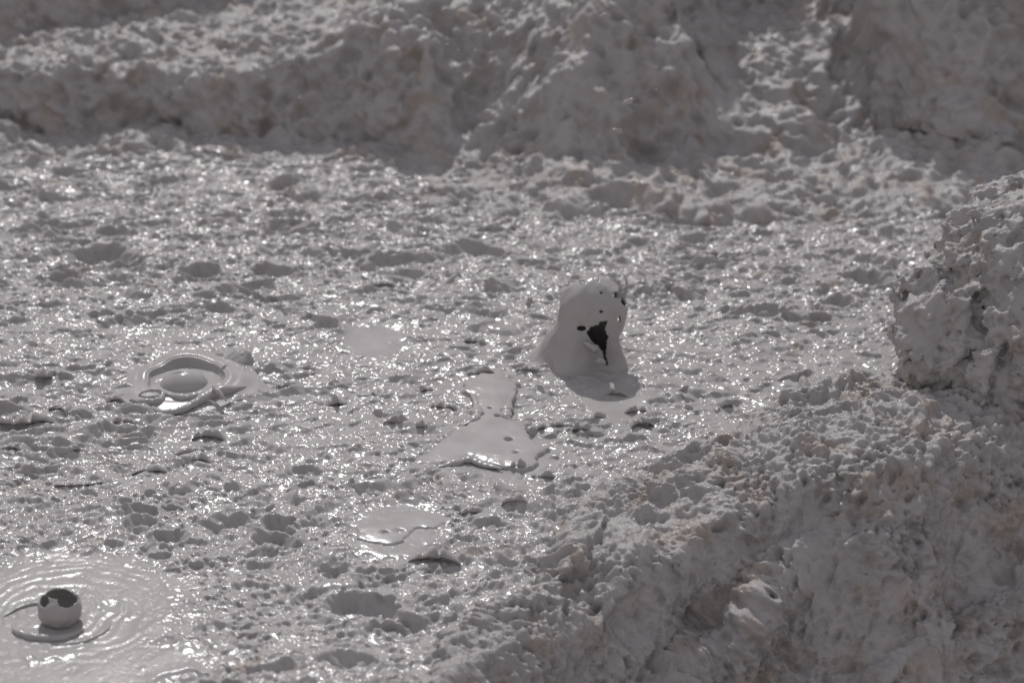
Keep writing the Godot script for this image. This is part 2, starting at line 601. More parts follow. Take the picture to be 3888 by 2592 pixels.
# ---------------------------------------------------------------- solids from distance fields
func nets(sdf: Callable, lo: Vector3, hi: Vector3, cell: float, tone := TONE, stain_at := 0.3, at := Vector3.ZERO) -> ArrayMesh:
	var g := Vector3i(((hi - lo) / cell).ceil()) + Vector3i.ONE
	# round up to blocks of four, so that blocks far from the surface can be skipped
	g = (g + Vector3i(3, 3, 3)) / 4 * 4
	var nx := g.x
	var ny := g.y
	var nz := g.z
	var slabs := func(k0: int, k1: int) -> PackedFloat32Array:
		var f := PackedFloat32Array()
		f.resize((k1 - k0) * 4 * nx * ny)
		for kb in range(k0, k1):
			for jb in ny / 4:
				for ib in nx / 4:
					var c := lo + Vector3(ib * 4 + 1.5, jb * 4 + 1.5, kb * 4 + 1.5) * cell
					var d: float = sdf.call(c)
					var far := absf(d) > cell * 7.0
					for k in range(kb * 4, kb * 4 + 4):
						for j in range(jb * 4, jb * 4 + 4):
							for i in range(ib * 4, ib * 4 + 4):
								f[((k - k0 * 4) * ny + j) * nx + i] = d if far else sdf.call(lo + Vector3(i, j, k) * cell)
		return f
	var f := joined1(bands(nz / 4, slabs))
	var ids := PackedInt32Array()
	ids.resize(nx * ny * nz)
	ids.fill(-1)
	var p := PackedVector3Array()
	var corner := [Vector3i(0, 0, 0), Vector3i(1, 0, 0), Vector3i(0, 1, 0), Vector3i(1, 1, 0), Vector3i(0, 0, 1), Vector3i(1, 0, 1), Vector3i(0, 1, 1), Vector3i(1, 1, 1)]
	var edges := [[0, 1], [2, 3], [4, 5], [6, 7], [0, 2], [1, 3], [4, 6], [5, 7], [0, 4], [1, 5], [2, 6], [3, 7]]
	var v := PackedFloat32Array()
	v.resize(8)
	var sy := nx
	var sz := nx * ny
	for k in nz - 1:
		for j in ny - 1:
			for i in nx - 1:
				var o := k * sz + j * sy + i
				var a := f[o] < 0.0
				if a == (f[o + 1] < 0.0) and a == (f[o + sy] < 0.0) and a == (f[o + sy + 1] < 0.0) and a == (f[o + sz] < 0.0) and a == (f[o + sz + 1] < 0.0) and a == (f[o + sz + sy] < 0.0) and a == (f[o + sz + sy + 1] < 0.0):
					continue
				for c in 8:
					var q: Vector3i = corner[c]
					v[c] = f[o + q.x + q.y * sy + q.z * sz]
				var sum := Vector3.ZERO
				var n := 0
				for e in edges:
					var v0 := v[e[0]]
					var v1 := v[e[1]]
					if (v0 < 0.0) != (v1 < 0.0):
						sum += Vector3(corner[e[0]]).lerp(Vector3(corner[e[1]]), v0 / (v0 - v1))
						n += 1
				ids[o] = p.size()
				p.append(lo + (Vector3(i, j, k) + sum / n) * cell)
	var idx := PackedInt32Array()
	var step := [1, sy, sz]
	for k in range(1, nz - 1):
		for j in range(1, ny - 1):
			for i in range(1, nx - 1):
				var o := k * sz + j * sy + i
				var a := f[o] < 0.0
				for ax in 3:
					if a == (f[o + step[ax]] < 0.0):
						continue
					var s1: int = step[(ax + 1) % 3]
					var s2: int = step[(ax + 2) % 3]
					var q0 := ids[o - s1 - s2]
					var q1 := ids[o - s2]
					var q2 := ids[o]
					var q3 := ids[o - s1]
					if q0 < 0 or q1 < 0 or q2 < 0 or q3 < 0:
						continue
					if a:
						idx.append_array(PackedInt32Array([q0, q2, q1, q0, q3, q2]))
					else:
						idx.append_array(PackedInt32Array([q0, q1, q2, q0, q2, q3]))
	return finish(p, idx, tone, stain_at, at)

func finish(p: PackedVector3Array, idx: PackedInt32Array, tone := TONE, stain_at := 0.3, at := Vector3.ZERO) -> ArrayMesh:
	var nn := PackedVector3Array()
	nn.resize(p.size())
	for t in range(0, idx.size(), 3):
		var a := p[idx[t]]
		var fn := (p[idx[t + 2]] - a).cross(p[idx[t + 1]] - a)
		nn[idx[t]] += fn
		nn[idx[t + 1]] += fn
		nn[idx[t + 2]] += fn
	var cc := PackedColorArray()
	cc.resize(p.size())
	for k in p.size():
		nn[k] = nn[k].normalized() if nn[k].length_squared() > 0.0 else Vector3.UP
		cc[k] = tone_at(p[k] + at, tone, STAIN, stain_at)
	return array_mesh(p, nn, cc, idx)

static func smin(a: float, b: float, k: float) -> float:
	var h := maxf(k - absf(a - b), 0.0) / k
	return minf(a, b) - h * h * k * 0.25

static func ball(p: Vector3, c: Vector3, r: Vector3) -> float:
	var q := (p - c) / r
	var l := q.length()
	return (l - 1.0) * minf(r.x, minf(r.y, r.z)) if l < 0.3 else l * (l - 1.0) / maxf(1e-5, (q / r).length())

static func cone(p: Vector3, a: Vector3, b: Vector3, ra: float, rb: float) -> float:
	var ab := b - a
	var t := clampf((p - a).dot(ab) / ab.length_squared(), 0.0, 1.0)
	return (p - a - ab * t).length() - lerpf(ra, rb, t)

static func poly_dist(pts: PackedVector2Array, p: Vector2) -> float:
	# signed distance to a polygon, negative inside
	var d := 1e9
	var inside := false
	var n := pts.size()
	var j := n - 1
	for i in n:
		var a := pts[i]
		var e := pts[j] - a
		var w := p - a
		var b := w - e * clampf(w.dot(e) / e.length_squared(), 0.0, 1.0)
		d = minf(d, b.length_squared())
		if (a.y > p.y) != (pts[j].y > p.y) and p.x < (pts[j].x - a.x) * (p.y - a.y) / (pts[j].y - a.y) + a.x:
			inside = not inside
		j = i
	return -sqrt(d) if inside else sqrt(d)

func grid_mesh(nu: int, nv: int, fn: Callable, wrap := false, stain_at := 0.3, at := Vector3.ZERO) -> ArrayMesh:
	var p := PackedVector3Array()
	for j in nv:
		for i in nu:
			p.append(fn.call(float(i) / (nu if wrap else nu - 1), float(j) / (nv - 1)))
	var idx := PackedInt32Array()
	for j in nv - 1:
		for i in (nu if wrap else nu - 1):
			var a := j * nu + i
			var b := j * nu + (i + 1) % nu
			idx.append_array(PackedInt32Array([a, b, b + nu, a, b + nu, a + nu]))
	return finish(p, idx, TONE, stain_at, at)

# a strand of mud swept along points, thinning to its ends
func strand(pts: Array, radii: Array, sides := 12, rings := 28, flat := 1.0) -> ArrayMesh:
	var curve := Curve3D.new()
	for k in pts.size():
		var a: Vector3 = pts[maxi(0, k - 1)]
		var b: Vector3 = pts[mini(pts.size() - 1, k + 1)]
		var tan_ := (b - a) / 6.0
		curve.add_point(pts[k], -tan_, tan_)
	var total := curve.get_baked_length()
	var wob := noise(777, 18.0, 2)
	return grid_mesh(sides, rings, func(u: float, v: float) -> Vector3:
		var c := curve.sample_baked(total * v, true)
		var dir := (curve.sample_baked(total * minf(1.0, v + 0.01), true) - curve.sample_baked(total * maxf(0.0, v - 0.01), true)).normalized()
		var side := dir.cross(Vector3.UP)
		side = side.normalized() if side.length() > 0.1 else Vector3.RIGHT
		var up := side.cross(dir).normalized()
		var f := v * (radii.size() - 1)
		var k := mini(int(f), radii.size() - 2)
		var r := lerpf(radii[k], radii[k + 1], f - k)
		var a := -u * TAU
		r *= 1.0 + wob.get_noise_2d(v * total, 0.0) * 0.3 + wob.get_noise_3dv(c + side * cos(a) * 0.02 + up * sin(a) * 0.02) * 0.12
		return c + (side * cos(a) + up * sin(a) * flat) * r, true)

func thing(called: String, at: Vector3, label: String, category: String, group := "") -> Node3D:
	var o := Node3D.new()
	o.name = called
	o.position = at
	add_child(o, true)
	return tag(o, label, category, group)

func tag(o: Node3D, label: String, category: String, group := "") -> Node3D:
	o.set_meta("label", label)
	o.set_meta("category", category)
	if group != "":
		o.set_meta("group", group)
	return o

# ---------------------------------------------------------------- the tall burst bubble
func build_tall_bubble() -> void:
	var foot := px(2218, 1357)
	var root := thing("mud_bubble", foot, "tall leaning mud bubble torn open at its side, bursting from the pool", "mud bubble")
	var k := 0.00066
	var up := Vector3(0, 0.925, -0.381)
	var out := Vector3(0, 0.381, 0.925)
	var hole := PackedVector2Array()
	for q in [[562, 806], [592, 774], [640, 754], [655, 740], [692, 734], [684, 800], [704, 838], [694, 885], [690, 960], [705, 1020], [685, 1015], [672, 940], [640, 898], [600, 868], [575, 836]]:
		hole.append(Vector2((q[0] - 555) * k, (970 - q[1]) * k))
	var spots := []
	for q in [[630, 458, 11, 20], [535, 484, 12, 9], [335, 755, 10, 22], [530, 782, 22, 12], [384, 628, 8, 20], [757, 567, 22, 13], [655, 676, 10, 7], [772, 722, 8, 14], [655, 555, 8, 5], [515, 470, 7, 7]]:
		spots.append([Vector2((q[0] - 555) * k, (970 - q[1]) * k), q[2] * k * 1.35, q[3] * k * 1.35])
	var wob := noise(201, 5.0, 2)
	var rag := noise(202, 60.0, 2)
	var wave := noise(203, 16.0, 3)
	var sdf := func(p: Vector3) -> float:
		var w := p + Vector3(wob.get_noise_3dv(p), wob.get_noise_3dv(p + Vector3(9, 0, 0)), wob.get_noise_3dv(p + Vector3(0, 9, 0))) * 0.012
		var body := cone(w, Vector3(-0.035, -0.03, 0.0), Vector3(0.012, 0.2, 0.0), 0.178, 0.118)
		body = smin(body, ball(w, Vector3(0.04, 0.235, 0.0), Vector3(0.138, 0.132, 0.125)), 0.07)
		body = smin(body, ball(w, Vector3(0.125, 0.215, 0.02), Vector3(0.055, 0.095, 0.06)), 0.05)
		body = smin(body, ball(w, Vector3(-0.04, -0.035, 0.0), Vector3(0.23, 0.05, 0.18)), 0.06)
		body += wave.get_noise_3dv(Vector3(p.x * 1.5, p.y * 0.35, p.z * 1.5)) * 0.0018
		var shell := absf(body + 0.0065) - 0.0065
		# the leg of mud at the right of the tear
		var leg := cone(w, Vector3(0.115, 0.13, 0.085), Vector3(0.13, -0.03, 0.09), 0.032, 0.058)
		shell = smin(shell, leg, 0.03)
		var s := Vector2(p.x, p.dot(up))
		var depth := p.dot(out)
		var tear := maxf(poly_dist(hole, s) + rag.get_noise_2dv(s) * 0.006, 0.05 - depth)
		for q in spots:
			var e: Vector2 = (s - q[0]) / Vector2(q[1], q[2])
			tear = minf(tear, maxf((e.length() - 1.0) * minf(q[1], q[2]), 0.0 - depth))
		# the right shoulder is torn as well
		tear = smin(tear, ball(p, Vector3(0.175, 0.30, 0.02), Vector3(0.035, 0.05, 0.06)), 0.01)
		return maxf(shell, -tear)
	put("shell", nets(sdf, Vector3(-0.34, -0.06, -0.26), Vector3(0.26, 0.41, 0.28), 0.0046, TONE, 0.4, foot), mud_film, root)
	# strands that the burst has thrown up at the right shoulder
	var sc := func(x: float, y: float, d: float) -> Vector3:
		return Vector3((x - 555) * k, 0, 0) + up * ((970 - y) * k) + out * d
	put("torn_strand", strand([sc.call(770, 600, 0.08), sc.call(768, 530, 0.085), sc.call(758, 480, 0.08), sc.call(754, 448, 0.075)], [0.021, 0.015, 0.006, 0.001]), mud_film, root)
	put("torn_strand", strand([sc.call(792, 590, 0.06), sc.call(820, 545, 0.06), sc.call(832, 500, 0.06), sc.call(822, 455, 0.06), sc.call(800, 415, 0.06)], [0.02, 0.012, 0.006, 0.004, 0.001]), mud_film, root)
	put("torn_strand", strand([sc.call(778, 500, 0.065), sc.call(795, 524, 0.066), sc.call(815, 520, 0.066), sc.call(826, 500, 0.062)], [0.003, 0.004, 0.004, 0.003], 8, 16), mud_film, root)
	put("torn_strand", strand([sc.call(800, 610, 0.03), sc.call(818, 660, 0.05), sc.call(808, 715, 0.07), sc.call(775, 780, 0.09)], [0.015, 0.014, 0.012, 0.004]), mud_film, root)
	# curled scraps at the foot of the tear
	put("curled_scrap", strand([sc.call(540, 870, 0.185), sc.call(565, 882, 0.195), sc.call(600, 905, 0.195), sc.call(650, 925, 0.175)], [0.002, 0.012, 0.018, 0.004], 12, 22), mud_film, root)
	put("curled_scrap", strand([sc.call(622, 1003, 0.2), sc.call(645, 992, 0.21), sc.call(668, 1000, 0.205), sc.call(684, 1015, 0.195)], [0.004, 0.017, 0.015, 0.003], 12, 20), mud_film, root)

# ---------------------------------------------------------------- the small open bubble
func build_small_bubble() -> void:
	var foot := px(229, 2356)
	var root := thing("mud_bubble", foot, "small round mud bubble with two openings amid ripples in smooth mud", "mud bubble")
	var up := Vector3(0, 0.88, -0.475)
	var out := Vector3(0, 0.475, 0.88)
	var c := Vector3(0, 0.046, 0)
	var k := 0.00091 / 2.613
	var rag := noise(212, 45.0, 3)
	var wob := noise(213, 14.0, 2)
	var sdf := func(p: Vector3) -> float:
		var body := ball(p, c, Vector3(0.0765, 0.069, 0.0765)) + wob.get_noise_3dv(p) * 0.006
		var shell := absf(body + 0.0035) - 0.0035
		var s := Vector2(p.x, (p - c).dot(up))
		var depth := (p - c).dot(out)
		var rg := rag.get_noise_2dv(s) * 0.004
		var a := (s - Vector2(90, 84) * k) / (Vector2(84, 74) * k)
		var b := (s - Vector2(-128, 72) * k) / (Vector2(52, 56) * k)
		var e := (s - Vector2(-5, 150) * k) / (Vector2(115, 60) * k)
		var tear := minf(minf((a.length() - 1.0) * 0.026, (b.length() - 1.0) * 0.018), (e.length() - 1.0) * 0.012) + rg
		return maxf(shell, -maxf(tear, 0.0 - depth))
	put("shell", nets(sdf, Vector3(-0.115, -0.03, -0.115), Vector3(0.115, 0.12, 0.115), 0.0028, TONE, 0.4, foot), mud_film, root)
	# folded collar in front, and a fainter one behind it
	var collar := []
	for q in [[-0.158, 0.02], [-0.14, 0.075], [-0.095, 0.112], [-0.04, 0.13], [0.02, 0.128], [0.06, 0.105], [0.09, 0.065]]:
		collar.append(Vector3(q[0], 0.004, q[1]))
	put("collar", strand(collar, [0.003, 0.012, 0.015, 0.016, 0.016, 0.012, 0.003], 12, 40, 0.85), mud_film, root)
	collar = []
	for q in [[-0.2, -0.03], [-0.16, -0.09], [-0.11, -0.12], [-0.06, -0.115]]:
		collar.append(Vector3(q[0], 0.002, q[1]))
	put("collar", strand(collar, [0.002, 0.009, 0.01, 0.002], 12, 30, 0.7), mud_film, root)
	collar = []
	for q in [[0.0, 0.165], [0.08, 0.155], [0.14, 0.11], [0.17, 0.05], [0.165, -0.01]]:
		collar.append(Vector3(q[0], 0.0, q[1]))
	put("collar", strand(collar, [0.002, 0.007, 0.009, 0.009, 0.002], 12, 36, 0.7), mud_film, root)

# ---------------------------------------------------------------- the sunken bubble ringed by a swollen rim
func build_crater() -> void:
	var foot := px(700, 1447)
	var root := thing("mud_crater", foot, "smooth mud dome sunk in a swollen ring of mud", "mud crater")
	var wn := noise(221, 0.4, 1)
	var ring := grid_mesh(140, 70, func(u: float, v: float) -> Vector3:
		var a := u * TAU
		var dir := Vector3(cos(a), 0, sin(a))
		var n := wn.get_noise_2d(cos(a) * 1.3, sin(a) * 1.3)
		var back := 0.5 - 0.5 * sin(a)
		n += wn.get_noise_2d(cos(a) * 2.4 + 3.0, sin(a) * 2.4) * 0.3
		var r0 := 0.178 * (1.0 + n * 0.2)
		var hi := lerpf(0.014, 0.044, back) * (1.0 + n * 0.5)
		# section: from the floor up the inner wall, over the rolled lip and down the outside
		var ks := [0.0, 0.2, 0.35, 0.5, 0.6, 0.7, 0.85, 1.0]
		var rs := [0.10, 0.80, 0.93, 0.98, 1.10, 1.30, 1.75, 2.2]
		var hs := [-0.03, -0.028, 0.25, 0.85, 1.0, 0.82, 0.3, -0.6]
		var rr := 0.0
		var hh := 0.0
		for q in 7:
			if v <= ks[q + 1]:
				var t: float = (v - ks[q]) / (ks[q + 1] - ks[q])
				rr = lerpf(rs[q], rs[q + 1], t)
				t = t * t * (3.0 - 2.0 * t)
				var ha: float = hs[q] if q < 2 else hs[q] * hi
				var hb: float = hs[q + 1] if q < 1 else hs[q + 1] * hi
				hh = lerpf(ha, hb, t)
				break
		if v > 0.85:
			rr += (v - 0.85) / 0.15 * wn.get_noise_2d(cos(a) * 4.0 + 9.0, sin(a) * 4.0) * 0.8
			hh = lerpf(0.3 * hi, -0.03, ss(0.85, 1.0, v))
		return dir * r0 * rr + Vector3(0, hh, 0), true, 0.4, foot)
	put("rim", ring, mud_film, root)
	put("dome", grid_mesh(48, 22, func(u: float, v: float) -> Vector3:
		var a := u * TAU
		var t := v * PI * 0.5
		var r := 0.108 * sin(t)
		var dent := 0.006 * exp(-pow((r * cos(a) + 0.02) / 0.05, 2.0) - pow((r * sin(a) - 0.01) / 0.006, 2.0))
		return Vector3(cos(a) * r, -0.03 + 0.085 * cos(t) - dent, sin(a) * r + 0.02), true, 0.4, foot), mud_film, root)
	var k := 0.00062
	var at := func(x: float, y: float, h: float) -> Vector3:
		return px(x / 1.809, 1250.0 + y / 1.809, h) - foot
	put("rolled_lip", strand([at.call(890, 482, 0.01), at.call(980, 505, 0.012), at.call(1080, 500, 0.012), at.call(1115, 450, 0.02), at.call(1075, 418, 0.035), at.call(990, 428, 0.03), at.call(950, 452, 0.015)], [0.004, 0.014, 0.02, 0.017, 0.01, 0.007, 0.003], 12, 60), mud_film, root)
	put("rolled_lip", strand([at.call(1040, 522, 0.008), at.call(1100, 566, 0.012), at.call(1220, 560, 0.016), at.call(1340, 505, 0.02), at.call(1450, 445, 0.025), at.call(1570, 415, 0.022), at.call(1690, 395, 0.01)], [0.003, 0.012, 0.02, 0.022, 0.026, 0.026, 0.004], 12, 60, 0.8), mud_film, root)
	put("rolled_lip", strand([at.call(1130, 440, 0.02), at.call(1260, 470, 0.018), at.call(1400, 440, 0.022), at.call(1470, 390, 0.03)], [0.01, 0.022, 0.022, 0.006], 12, 40, 0.7), mud_film, root)
	put("sliver", strand([at.call(1455, 382, 0.06), at.call(1490, 420, 0.055), at.call(1552, 492, 0.03)], [0.003, 0.012, 0.003], 8, 20), mud_film, root)

# ---------------------------------------------------------------- spread mud: outline in photograph pixels, laid on the pool
func spread_patch(outline: Array, level: float, thick: float, edge: float, cell: float, sd: int, dents: Array) -> ArrayMesh:
	var pts := PackedVector2Array()
	var lo := Vector2(1e9, 1e9)
	var hi := -lo
	for q in outline:
		var w := px(q[0], q[1], level)
		pts.append(Vector2(w.x, w.z))
		lo = lo.min(Vector2(w.x, w.z))
		hi = hi.max(Vector2(w.x, w.z))
	lo -= Vector2.ONE * 0.06
	hi += Vector2.ONE * 0.06
	var nu := int((hi.x - lo.x) / cell) + 2
	var nv := int((hi.y - lo.y) / cell) + 2
	var rag := noise(sd, 12.0, 3)
	var swell := noise(sd + 1, 5.0, 2)
	var p := PackedVector3Array()
	var keep := PackedByteArray()
	for j in nv:
		for i in nu:
			var q := lo + Vector2(i, j) * cell
			var d := -poly_dist(pts, q) + rag.get_noise_2dv(q) * 0.018
			var t := clampf(d / edge, 0.0, 1.0)
			var y := level + thick * (sqrt(1.0 - (1.0 - t) * (1.0 - t)) + swell.get_noise_2dv(q) * 0.35 * t)
			if d < 0.0:
				y = level + d * 2.0
			for e in dents:
				y -= e[3] * maxf(0.0, 1.0 - (q - Vector2(e[0], e[1])).length_squared() / (e[2] * e[2]))
			p.append(Vector3(q.x, y, q.y))
			keep.append(1 if d > -0.04 else 0)
	var idx := PackedInt32Array()
	for j in nv - 1:
		for i in nu - 1:
			var a := j * nu + i
			if keep[a] and keep[a + 1] and keep[a + nu] and keep[a + nu + 1]:
				idx.append_array(PackedInt32Array([a, a + 1, a + nu + 1, a, a + nu + 1, a + nu]))
	return finish(p, idx, TONE, 0.4)

func z4(x: float, y: float, h := 0.0) -> Vector3:
	return px(1400.0 + x / 2.09, 1350.0 + y / 2.09, h)

func build_fan() -> void:
	var outline := []
	for q in [[900, 140], [1060, 150], [1190, 220], [1150, 330], [1110, 400], [1090, 480], [1180, 520], [1300, 515], [1250, 560], [1290, 660], [1420, 740], [1330, 820], [1310, 890], [1230, 905], [1060, 890], [940, 850], [800, 815], [600, 860], [330, 880], [420, 790], [560, 690], [740, 560], [860, 500], [850, 400], [820, 310], [740, 290], [780, 190]]:
		outline.append([1400.0 + q[0] / 2.09, 1350.0 + q[1] / 2.09])
	var dents := []
	for q in [[1110, 690, 0.02, 0.02], [1020, 505, 0.014, 0.02], [960, 440, 0.01, 0.015], [1165, 800, 0.018, 0.012]]:
		var w := z4(q[0], q[1])
		dents.append([w.x, w.z, q[2], q[3]])
	var root := thing("mud_splash", Vector3.ZERO, "pale smooth fan of runny mud spread below a narrow neck", "mud splash")
	put("spread_mud", spread_patch(outline, 0.008, 0.010, 0.07, 0.006, 231, dents), mud_film, root)
	put("raised_edge", strand([z4(735, 555, 0.008), z4(820, 515, 0.013), z4(862, 470, 0.014), z4(856, 400, 0.014), z4(835, 330, 0.013), z4(800, 290, 0.008)], [0.004, 0.022, 0.026, 0.014, 0.012, 0.003], 16, 60, 0.55), mud_film, root)
	put("raised_edge", strand([z4(1180, 520, 0.008), z4(1105, 500, 0.013), z4(1092, 450, 0.014), z4(1110, 380, 0.014), z4(1140, 320, 0.013), z4(1160, 280, 0.008)], [0.004, 0.024, 0.026, 0.014, 0.012, 0.003], 16, 60, 0.55), mud_film, root)
	put("raised_edge", strand([z4(560, 880, 0.012), z4(680, 850, 0.008), z4(800, 825, 0.012), z4(930, 868, 0.008), z4(1060, 895, 0.012)], [0.004, 0.026, 0.02, 0.02, 0.003], 16, 60, 0.55), mud_film, root)

func build_puddle() -> void:
	var outline := []
	for q in [[1400, 1975], [1440, 1945], [1530, 1930], [1620, 1940], [1700, 1950], [1720, 1975], [1660, 2000], [1580, 2010], [1550, 2040], [1500, 2070], [1430, 2065], [1360, 2040], [1345, 2005], [1370, 1990]]:
		outline.append(q)
	var w := px(1460, 2025)
	var w2 := px(1515, 2020)
	var o := put("mud_puddle", spread_patch(outline, 0.001, 0.006, 0.12, 0.007, 241, [[w.x, w.z, 0.016, 0.012], [w2.x, w2.z, 0.022, 0.008]]), mud_film)
	tag(o, "level puddle of smooth runny mud amid rough lumps", "mud puddle")

# ---------------------------------------------------------------- folds of mud, shaped like small breaking waves
func fold_mesh(length: float, high: float, wide: float, bend: float, curl: float, sd: int) -> ArrayMesh:
	var wn := noise(sd, 7.0, 2)
	var ds := [-1.5, -0.9, -0.45, -0.12, 0.16, 0.34, 0.36, 0.22, 0.10, 0.08, 0.2]
	var ys := [-0.5, 0.12, 0.52, 0.88, 1.0, 0.86, 0.66, 0.48, 0.25, -0.1, -0.7]
	return grid_mesh(30, 21, func(u: float, v: float) -> Vector3:
		var s := u * 2.0 - 1.0
		var env := pow(maxf(0.0, 1.0 - s * s), 0.55)
		var f := v * (ds.size() - 1)
		var k := mini(int(f), ds.size() - 2)
		var d := lerpf(ds[k], ds[k + 1], f - k)
		var y := lerpf(ys[k], ys[k + 1], f - k)
		var n := wn.get_noise_2d(s * length * 1.6, 0.3)
		var h := high * env * (1.0 + n * 0.7)
		if d > 0.1:
			d = 0.1 + (d - 0.1) * curl
		var p := Vector3(s * length * 0.5, y * h - 0.006, (d * wide) * (0.35 + 0.65 * env) + bend * s * s + n * 0.02)
		p += Vector3(wn.get_noise_3dv(p), wn.get_noise_3dv(p + Vector3(5, 0, 0)), wn.get_noise_3dv(p + Vector3(0, 5, 0))) * 0.008
		return p)

func build_folds() -> void:
	# pixel, length px, height m, turn degrees, bend, curl, label
	var list := [
		[160, 1435, 75, 0.05, 10, -0.03, 1.6, "hooked mud fold with a dark hollow, left of the sunken dome"],
		[240, 1545, 70, 0.04, -25, 0.03, 1.6, "curled mud fold bent like an ear below the hooked fold"],
		[85, 1610, 190, 0.055, 6, -0.05, 1.4, "long overhanging mud lip with a smooth shaded underside"],
		[430, 1515, 60, 0.03, 20, 0.02, 1.3, "small open-mouthed mud fold close beside the swollen ring"],
		[475, 1600, 90, 0.035, -12, 0.02, 1.0, "peaked mud ridge just below the rolled lips of the ring"],
		[800, 1650, 110, 0.045, -8, 0.03, 1.2, "ragged mud flap with a torn crest, below the sliver"],
		[725, 1715, 120, 0.045, 4, 0.02, 0.8, "toothed mud step with a broad shaded face"],
		[750, 1755, 90, 0.04, 3, 0.03, 1.2, "overhanging mud flap with a brown crack under its crest"],
		[95, 1665, 70, 0.035, 0, 0.02, 1.0, "low mud hump next to the long overhanging lip"],
		[60, 1700, 90, 0.035, -14, 0.03, 1.2, "stubby mud flap leaning over a smaller one"],
		[270, 1715, 60, 0.03, 40, 0.0, 1.0, "slanting mud ridge beside a smooth tongue of mud"],
		[300, 1835, 170, 0.032, 7, -0.02, 1.4, "smooth rolled tongue of mud with a glossy rounded edge"],
		[560, 1785, 120, 0.03, 12, 0.03, 1.4, "rolled mud fold with a bright wet crest"],
		[868, 1412, 45, 0.04, -30, 0.0, 1.2, "pointed mud flap with a dark notch, beyond the sliver"],
		[1075, 1462, 75, 0.035, -6, -0.02, 1.1, "short angular mud flap alone in smooth wet mud"],
		[1275, 1525, 70, 0.045, 8, 0.0, 1.4, "arched mud flap over a dark hollow"],
		[1170, 1398, 90, 0.03, -10, 0.02, 1.0, "double mud hump with two shaded faces"],
		[1600, 1475, 75, 0.035, 35, 0.02, 1.6, "ring-shaped mud curl left of the pale fan's neck"],
		[1680, 1535, 110, 0.035, -12, 0.03, 1.4, "crescent mud fold against the pale fan's neck"],
		[1515, 1610, 90, 0.05, -18, 0.02, 0.9, "steep mud hump with a broad smooth face left of the fan"],
		[1600, 1625, 55, 0.045, 0, 0.0, 0.9, "narrow mud hump beside the broad smooth one"],
		[1440, 1730, 100, 0.03, 10, 0.02, 1.4, "wavy mud lip at the end of the pale fan"],
		[2110, 1618, 140, 0.04, 6, 0.02, 1.4, "long rolled mud fold pointing at the bubble's shadow"],
		[2215, 1635, 120, 0.045, -14, 0.03, 1.2, "rolled mud fold with a rounded glossy back"],
		[2010, 1640, 60, 0.045, -40, 0.0, 1.0, "torn mud edge beside the pale fan"],
		[1965, 1775, 75, 0.05, 4, 0.0, 0.8, "blocky mud lump with a square shaded front below the fan"],
		[2060, 1805, 90, 0.04, 0, 0.01, 0.8, "low mud block beside the square-fronted lump"],
		[2430, 1610, 90, 0.04, 20, 0.02, 1.4, "looped mud fold beyond the tip of the bubble's shadow"],
		[1815, 1410, 100, 0.04, 14, 0.02, 1.0, "broad mud hump behind the head of the pale fan"],
		[2010, 1405, 100, 0.035, -10, 0.02, 1.0, "wide mud ridge between the pale fan and the tall bubble"],
		[2410, 1555, 100, 0.035, 4, 0.03, 1.2, "smooth mud swell at the shadow of the tall bubble"],
		[2280, 1580, 80, 0.03, -4, 0.02, 1.2, "low shaded mud fold lying across the bubble's shadow"],
		[1450, 1075, 110, 0.035, -6, 0.03, 1.4, "thin brown-edged mud lip beneath a round pit"],
		[1790, 1295, 120, 0.04, -10, 0.02, 1.4, "doubled mud fold with a dark crease left of the tall bubble"],
		[2345, 1490, 90, 0.035, -12, 0.02, 1.3, "small mud curl at the right foot of the tall bubble"],
		[2610, 1490, 100, 0.035, -28, 0.01, 1.2, "slanting mud ridge right of the bubble's shadow"],
		[2730, 1545, 80, 0.04, 45, 0.02, 1.2, "upright mud twist close to the crusted rim"],
		[1955, 1920, 80, 0.045, 0, 0.01, 0.8, "steep-fronted mud hump below the square lump"],
		[1800, 1945, 75, 0.04, -5, 0.01, 0.9, "dark-faced mud hump beside the level puddle"],
		[1650, 2110, 150, 0.05, -5, 0.03, 1.2, "rolled mud slab over two black gaps"],
		[1020, 2075, 80, 0.045, 0, 0.0, 1.4, "overhanging mud scrap with a black gap beneath"],
	]
	var sd := 300
	for q in list:
		var c := px(q[0], q[1])
		c.y = pool_y(c.x, c.z) * 0.5 - 0.008
		var o := put("mud_fold", fold_mesh(q[2] * 0.00115 * 1.15, q[3], q[3] * 1.5 + 0.012, q[5], q[6], sd), mud_film)
		o.position = c
		o.rotation_degrees.y = q[4]
		tag(o, q[7], "mud fold", "folds of wet mud in the pool")
		sd += 7

